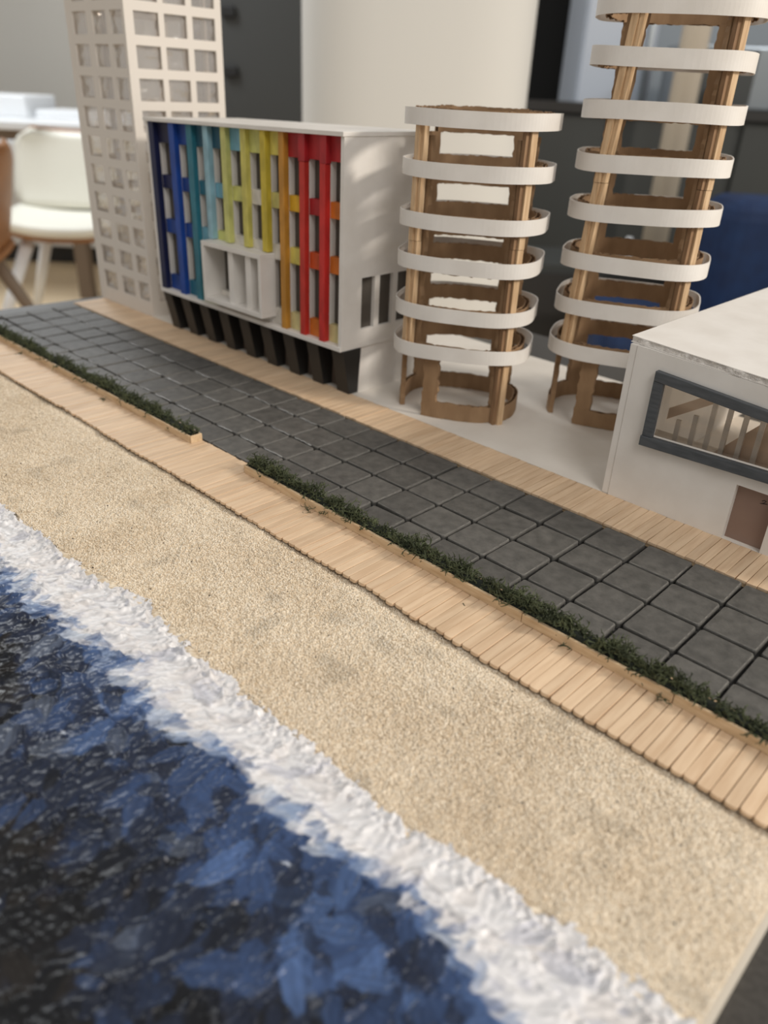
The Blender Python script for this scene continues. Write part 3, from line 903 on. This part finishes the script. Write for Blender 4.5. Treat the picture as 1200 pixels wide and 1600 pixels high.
    # wooden corner posts, two sticks each
    for tt, z0 in ((225, bands[-1] - bh), (315, 0.0)):
        cut = top * 0.62
        po = None
        def frame(z):
            ang_ = rad(tt + (lean * (z - z0) if tt == 225 else 0.0))
            u, w = sup(a, b, n_, ang_)
            nrm = Vector((u / a ** 1.2, w / b ** 1.2, 0)).normalized(); tan = Vector((-nrm.y, nrm.x, 0))
            return Vector((u, w, 0)), nrm, -tan if tt == 225 else tan
        for off, dx, ww, dd in ((0.10, 0.0, 0.17, 0.20), (0.07, 0.15, 0.11, 0.14)):
            mb = MB()
            for za, zb, sh in ((z0, cut, 0.0), (cut + 0.01, top, 0.012)):
                K = 6; vs = []; fs = [(3, 2, 1, 0), (K * 4, K * 4 + 1, K * 4 + 2, K * 4 + 3)]
                for k in range(K + 1):
                    z = za + (zb - za) * k / K
                    c_, nrm, tan = frame(z)
                    vs += [P(q.x, q.y, z) for q in [c_ + nrm * (off + sh) - tan * dx + nrm * (i * dd / 2) + tan * (j * ww / 2) for i, j in ((-1, -1), (1, -1), (1, 1), (-1, 1))]]
                for k in range(K):
                    for q in range(4):
                        r_ = (q + 1) % 4
                        fs.append((k * 4 + q, k * 4 + r_, k * 4 + 4 + r_, k * 4 + 4 + q))
                mb.add(vs, fs)
            o = mb.build('corner_post' if po is None else 'stick', MT['post'] if po is None or tt == 225 else MT['post_shaded'], t if po is None else po)
            po = po or o
    # white paper bands
    for k, z1 in enumerate(bands):
        mb = MB(); N = 96; vs, fs = [], []
        aa = 1.87 + rng.uniform(-0.02, 0.02); bb = 1.61 + rng.uniform(-0.02, 0.02)
        tx, ty = rng.gauss(0, 0.008), rng.gauss(0, 0.008); ph = rng.uniform(0, 6)
        for i in range(N):
            tt = 2 * math.pi * i / N
            for rr, in ((0.0,), (0.03,)):
                u, w = sup(aa - rr, bb - rr, 3.1, tt)
                dz = tx * u + ty * w + 0.012 * math.sin(3 * tt + ph)
                vs += [P(u, w, z1 - bh + dz), P(u, w, z1 + dz)]
        for i in range(N):
            j = (i + 1) % N
            p, q = 4 * i, 4 * j
            fs += [(p, q, q + 1, p + 1), (p + 2, p + 3, q + 3, q + 2), (p + 1, q + 1, q + 3, p + 3), (p, p + 2, q + 2, q)]
        mb.add(vs, fs).build('white_band', MT['white'], t, smooth=False)
    return t
SB = [7.62, 6.50, 5.32, 4.32, 3.09, 2.06]
tower((-5.75, 3.25), math.radians(27.7), SB, [(7.04, 7.66), (5.78, 6.50), (4.45, 5.32), (3.80, 4.23), (2.70, 3.08), (1.62, 2.05)], 0.37,
      [(214, 236, 1.7, 7.05), (306, 326, 0.0, 7.05), (42, 72, 0.0, 7.05), (140, 156, 0.0, 7.05), (203, 208.5, 0.0, 1.65), (248, 262, 0.0, 1.65)],
      'shorter cardboard tower with six white bands beside the coloured block', 7.45, 3, 0.8)
TB = [10.05, 9.04, 7.98, 6.86, 5.74, 4.52, 3.42, 2.25]
tower((-2.5, 6.05), math.radians(24), TB, [(9.66, 10.05), (8.75, 9.02), (7.60, 7.93), (6.52, 6.88), (5.37, 5.74), (4.15, 4.60), (3.0, 3.44), (1.86, 2.27)], 0.39,
      [(214, 231, 1.9, 9.7), (306, 326, 0.0, 9.7), (40, 62, 0.0, 9.7), (121, 140, 0.0, 9.7), (203, 208.5, 0.0, 1.9), (248, 262, 0.0, 1.9)],
      'taller cardboard tower with white bands rising out of the picture', 10.0, 5, 2.9)

# ================================================================== COLOURED BLOCK
def block():
    t = empty('coloured_block', (-12.8, 2.5, 0), 'white model block with a rainbow facade of painted fins', 'building')
    XL, XR, YF, YK = -17.45, -8.2, 0.84, 4.55
    sh = lambda x, y, z: (x, y, z + 0.016 * (x + 8.2) * max(0, z - 1.4) / 5.5)
    bx('roof_slab', MT['white'], t, XL - 0.1, XR + 0.02, YF - 0.06, YK, 6.88, 6.99, 0.01, sh)
    bx('floor_slab', MT['white'], t, XL, XR, YF - 0.03, YK, 1.37, 1.50, 0.012, sh)
    bx('left_wall', MT['white'], t, XL - 0.06, XL + 0.06, YF, YK, 1.50, 6.88, 0.008, sh)
    bx('back_wall', MT['white'], t, XL + 0.06, XR - 0.12, YK - 0.12, YK, 1.50, 6.88, 0, sh)
    ys = [YF, 1.6, 2.12, 2.32, 2.87, 3.06, 3.6, YK]; zs = [1.50, 1.90, 3.34, 6.88]
    plate(ys, zs, lambda i, j: j == 1 and i in (1, 3, 5), XR - 0.12, XR, lambda u, v, w: (w, u, v)).build('right_wall', MT['white'], t)
    for y0, y1 in ((1.6, 2.12), (2.32, 2.87), (3.06, 3.6)):
        bx('side_window', MT['win'], t, XR - 0.14, XR - 0.125, y0 - 0.05, y1 + 0.05, 1.86, 3.38)
    bx('window_backing', MT['win'], t, XL + 0.07, XR - 0.15, 1.27, 1.30, 1.50, 6.86, 0, sh)
    # fins and the white piers behind them
    fin = [(-17.30, 0.40, (22, 30, 72), 1.5), (-16.10, 0.30, (30, 74, 160), 1.5), (-15.14, 0.30, (48, 122, 140), 1.5), (-14.26, 0.24, (150, 190, 204), 3.62),
           (-13.38, 0.24, (210, 210, 128), 3.62), (-12.45, 0.24, (216, 206, 108), 3.62), (-11.52, 0.24, (210, 188, 66), 3.62), (-10.73, 0.22, (206, 146, 56), 1.5),
           (-9.88, 0.22, (204, 54, 44), 1.5), (-9.03, 0.22, (204, 48, 44), 1.5)]
    cm = {}
    def pm(rgb):
        if rgb not in cm:
            d = tuple(int(v * 0.86) for v in rgb)
            cm[rgb] = mat('paint_%d_%d_%d' % rgb, rgb, 0.5, d, 3.5, (1, 1, 0.5), bump=0.08)
        return cm[rgb]
    for i, (x, w, rgb, z0) in enumerate(fin):
        bx('pier', MT['white'], t, x - w / 2, x + w / 2, 1.05, 1.26, 1.5, 6.88, 0, sh)
        bx('fin', pm(rgb), t, x - w / 2, x + w / 2, YF + 0.01 + 0.012 * (i % 3), 1.05, z0, 6.88 if i < 8 else 6.2, 0.012, sh)
    bx('pier', MT['white'], t, -8.34, -8.325, 1.05, 1.26, 1.5, 6.88, 0, sh)
    navy, blue, teal, dteal, lblue, lime, pale, yel, ylo, org, orr, red, wht, cream = ((24, 32, 78), (28, 66, 142), (46, 112, 134), (34, 84, 104), (116, 170, 190), (210, 210, 124),
        (214, 206, 128), (220, 206, 104), (224, 176, 44), (216, 120, 40), (214, 86, 34), (178, 38, 42), (224, 218, 208), (220, 208, 150))
    rows = [(6.26, 6.88), (4.86, 5.28), (3.42, 3.87), (1.50, 2.0)]
    cols = [[(34, 34, 66), blue, dteal, dteal, lblue, lime, yel, red, red, red],
            [navy, blue, teal, lblue, lime, wht, pale, ylo, red, org],
            [blue, blue, lblue, lime, wht, wht, wht, yel, orr, org],
            [blue, teal, lime, wht, wht, wht, wht, cream, org, cream]]
    for r, (z0, z1) in enumerate(rows):
        for k in range(10):
            xa = fin[k][0] + fin[k][1] / 2
            xb = fin[k + 1][0] - fin[k + 1][1] / 2 if k < 9 else XR - 0.13
            bx('spandrel', pm(cols[r][k]), t, xa, xb, 1.05 - 0.02 * (r == 0), 1.255, z0, z1, 0.01, sh)
    for x, w in ((-9.88, 0.22), (-9.03, 0.22)):
        bx('fin_head', pm((176, 36, 42)), t, x - w / 2 - 0.02, x + w / 2 + 0.02, YF + 0.02, 1.05, 6.2, 6.88, 0.012, sh)
    # projecting white balcony box
    b = bx('balcony', MT['white'], t, -14.28, -11.30, 0.48, 1.05, 3.46, 3.60, 0.01, sh)
    bx('floor_panel', MT['white'], b, -14.28, -11.30, 0.48, 1.05, 1.72, 1.86, 0.01, sh)
    bx('side_panel', MT['white'], b, -14.28, -14.14, 0.48, 1.05, 1.86, 3.46, 0.008, sh)
    bx('side_panel', MT['white'], b, -11.42, -11.30, 0.48, 1.05, 1.86, 3.46, 0.008, sh)
    for x in (-13.0, -12.13): bx('divider', MT['white'], b, x, x + 0.25, 0.56, 1.05, 1.86, 3.46, 0.008, sh)
    # plinth with slanting black fins
    bx('plinth', MT['white'], t, -17.2, -8.25, 1.62, 4.3, 0.0, 1.37)
    bx('plinth_front', MT['recess'], t, -17.2, -8.42, 1.58, 1.615, 0.0, 1.37)
    for k in range(9):
        x1 = -8.27 - 1.10 * k
        mb = MB()
        w0, w1 = 0.50, 0.52
        vs = [(x1 - w0, 1.26, 0), (x1, 1.26, 0), (x1, 1.62, 0), (x1 - w0, 1.62, 0),
              (x1 - w1 + 0.12, 0.90, 1.37), (x1 + 0.10, 0.90, 1.37), (x1 + 0.10, 1.62, 1.37), (x1 - w1 + 0.12, 1.62, 1.37)]
        mb.add(vs, [(3, 2, 1, 0), (4, 5, 6, 7), (0, 1, 5, 4), (1, 2, 6, 5), (2, 3, 7, 6), (3, 0, 4, 7)])
        mb.build('black_fin', MT['black'], t, bevel=0.012)
block()

# ================================================================== LATTICE TOWER
def lattice():
    t = empty('lattice_tower', (-21, 3.2, 0), 'white lattice tower with clear film windows at the far left', 'tower')
    X0, X1, Y0, Y1, ZT = -23.0, -19.08, 1.37, 5.12, 12.3
    th = 0.06
    zs = [0.0]
    rows = []
    for k in range(12, -1, -1):
        hi = 9.83 + 0.96 * 2 - 0.96 * k; lo = hi - 0.67
        if lo < 0.2: continue
        rows.append((lo, hi)); zs += [lo, hi]
    zs.append(ZT)
    ux = [X0, -22.54, -21.58, -21.18, -20.26, -19.99, -19.24, X1]
    uy = [Y0, 1.70, 2.62, 2.83, 3.70, 3.93, 4.85, Y1]
    hole = lambda i, j: i in (1, 3, 5) and j % 2 == 1
    faces = [('front_lattice', ux, lambda u, v, w: (u, Y0 + w, v), 'x', Y0 + 0.07, 1), ('back_lattice', ux, lambda u, v, w: (u, Y1 - w, v), 'x', Y1 - 0.07, -1),
             ('right_lattice', uy, lambda u, v, w: (X1 - w, u, v), 'y', X1 - 0.07, -1), ('left_lattice', uy, lambda u, v, w: (X0 + w, u, v), 'y', X0 + 0.07, 1)]
    rng = random.Random(4)
    for nm, us, put, ax, at, sg in faces:
        if ax == 'y': us = [us[0] + 0.061] + us[1:-1] + [us[-1] - 0.061]
        p = plate(us, zs, hole, 0.0, th, put).build(nm, MT['lattice'], t)
        for i in (1, 3, 5):
            for lo, hi in rows:
                n = 6; mb = MB()
                g = [[rng.gauss(0, 0.040) for _ in range(n + 1)] for _ in range(n + 1)]
                vs = []
                for j in range(n + 1):
                    for k in range(n + 1):
                        u = us[i] - 0.06 + (us[i + 1] - us[i] + 0.12) * k / n; v = lo - 0.06 + (hi - lo + 0.12) * j / n
                        wv = at + sg * (0.02 + abs(g[j][k]))
                        vs.append((u, wv, v) if ax == 'x' else (wv, u, v))
                fs = [(j * (n + 1) + k, j * (n + 1) + k + 1, (j + 1) * (n + 1) + k + 1, (j + 1) * (n + 1) + k) for j in range(n) for k in range(n)]
                mb.add(vs, fs).build('window_film', MT['crinkle'], p, smooth=True)
    bx('inner_floor', MT['white'], t, X0 + 0.12, X1 - 0.12, Y0 + 0.12, Y1 - 0.12, 0.0, 0.08)
    bx('roof', MT['lattice'], t, X0, X1, Y0, Y1, ZT, ZT + 0.1)
lattice()

# ================================================================== WHITE PAVILION
def pavilion():
    t = empty('pavilion', (3.4, 4.5, 0), 'white foam board pavilion with a long grey framed window', 'building')
    XA, XB = 0.10, 6.75
    YF, YK = 1.345, 9.2
    wt = lambda x: 3.50 - 0.055 * (x - 0.2)                    # height of the wall head
    top_w = lambda x: 2.96 - 0.083 * (x - 1.0)                 # window opening
    bot_w = lambda x: 1.66 + 0.03 * (x - 1.0)
    ux = [0.27, 0.98, 2.95, 3.74, 6.1, XB]
    def put(u, v, w):
        z = {0: 0.0, 1: 1.262, 2: bot_w(u), 3: top_w(u), 4: wt(u)}[v]
        return (u, YF + w, z)
    plate(ux, [0, 1, 2, 3, 4], lambda i, j: (j == 2 and i in (1, 2, 3)) or (j == 0 and i == 2), 0.0, 0.16, put).build('front_wall', MT['white'], t)
    MB().add([(x, y, z) for (x, y) in ((XA, 1.36), (0.262, 1.36), (0.262, YK), (XA, YK)) for z in (0.0, 3.50)],
             [(0, 2, 3, 1), (2, 4, 5, 3), (4, 6, 7, 5), (6, 0, 1, 7), (1, 3, 5, 7), (0, 6, 4, 2)]).build('left_wall', MT['white'], t, bevel=0.012)
    for y in (4.0, 6.6, 9.0): bx('wall_post', MT['white'], t, XB - 0.16, XB, y - 0.1, y + 0.1, 0, 3.12)
    # roof: two papers with a crumbly core between them
    def roof(za, zb, ins, m, nm):
        f = lambda x, y, z: (x, y, z + 3.525 - 0.055 * (x - 0.2))
        mb = MB(); N = 60; vs = []
        rng = random.Random(2)
        fy = []
        for i in range(N + 1):
            x = 0.06 + (XB + 0.1 - 0.06) * i / N
            y = 1.44 - 0.035 * min(x, 3.2) + ins + (rng.uniform(-0.03, 0.05) if ins else rng.uniform(-0.006, 0.006))
            for z in (za, zb):
                vs.append(f(x, y, z)); vs.append(f(x, YK + 0.1, z))
        fs = []
        for i in range(N):
            p, q = 4 * i, 4 * i + 4
            fs += [(p, p + 1, q + 1, q), (p + 2, q + 2, q + 3, p + 3), (p, q, q + 2, p + 2), (p + 1, p + 3, q + 3, q + 1)]
        fs += [(0, 2, 3, 1), (4 * N, 4 * N + 1, 4 * N + 3, 4 * N + 2)]
        return mb.add(vs, fs).build(nm, m, t)
    roof(-0.02, -0.004, 0.0, MT['white'], 'roof_lower_paper')
    roof(-0.0039, 0.104, 0.008, MT['white_rough'], 'roof_core')
    roof(0.1041, 0.12, 0.0, MT['white'], 'roof_sheet')
    # grey window frame of painted strips
    f1 = 1.30
    def strip4(nm, pts, y0, y1):
        return MB().add([(x, y, z) for y in (y0, y1) for x, z in pts], [(0, 1, 2, 3), (7, 6, 5, 4), (0, 4, 5, 1), (1, 5, 6, 2), (2, 6, 7, 3), (3, 7, 4, 0)]).build(nm, MT['grey_wood'], t, bevel=0.012)
    e = 6.35
    strip4('frame_strip', [(0.83, 2.91), (e, 2.91 - 0.083 * 5.5), (e, 3.12 - 0.083 * 5.5), (0.83, 3.12)], 1.20, 1.342)
    strip4('frame_strip', [(0.80, 1.46), (e, 1.46 + 0.03 * 5.5), (e, 1.68 + 0.03 * 5.5), (0.80, 1.68)], 1.20, 1.342)
    strip4('frame_strip', [(0.82, 1.685), (1.04, 1.685), (1.04, 2.89), (0.82, 2.905)], 1.22, 1.342)
    strip4('frame_strip', [(6.1, 1.85), (e, 1.85), (e, 2.45), (6.1, 2.47)], 1.22, 1.342)
    MB().add([(0.9, 1.49, 1.58), (6.2, 1.49, 1.74), (6.2, 1.49, 2.62), (0.9, 1.49, 3.05)], [(0, 1, 2, 3)]).build('window_pane', MT['acetate'], t)
    # door panel with a small ink mark
    bx('door_panel', MT['doorp'], t, 2.90, 3.80, YF + 0.165, YF + 0.19, 0.0, 1.30)
    mk = [(3.46, 1.03), (3.50, 1.06), (3.54, 1.05), (3.50, 1.0), (3.44, 0.97), (3.50, 0.985), (3.57, 1.0)]
    MB().tube([(x, YF + 0.162, z) for x, z in mk], 0.009, 5).build('ink_mark', MT['ink'], t)
    # inside: upper floor, stair stringer, balusters, peaked tan shape
    bx('upper_floor', MT['white'], t, 0.27, 6.58, 1.56, 2.35, 1.38, 1.47)
    strip_pts = [(1.02, 1.95), (1.02, 2.2), (2.25, 3.02), (2.6, 3.02)]
    MB().add([(x, y, z) for y in (1.86, 1.90) for x, z in strip_pts], [(0, 1, 2, 3), (7, 6, 5, 4), (0, 4, 5, 1), (1, 5, 6, 2), (2, 6, 7, 3), (3, 7, 4, 0)]).build('stair_stringer', MT['tan'], t)
    for k, x in enumerate((1.28, 1.62, 1.95, 2.28, 2.61, 2.94)):
        h = 2.05 if k == 0 else 2.25 if k == 1 else 3.2
        bx('baluster', MT['white'], t, x, x + 0.10, 1.74, 1.80, 1.47, h)
    MB().add([(2.1, 1.86, 1.48), (4.6, 1.86, 1.48), (3.1, 2.1, 2.62), (3.0, 2.33, 1.48)], [(0, 1, 2), (1, 3, 2), (3, 0, 2), (0, 3, 1)]).build('tan_peak', MT['tan'], t)
pavilion()
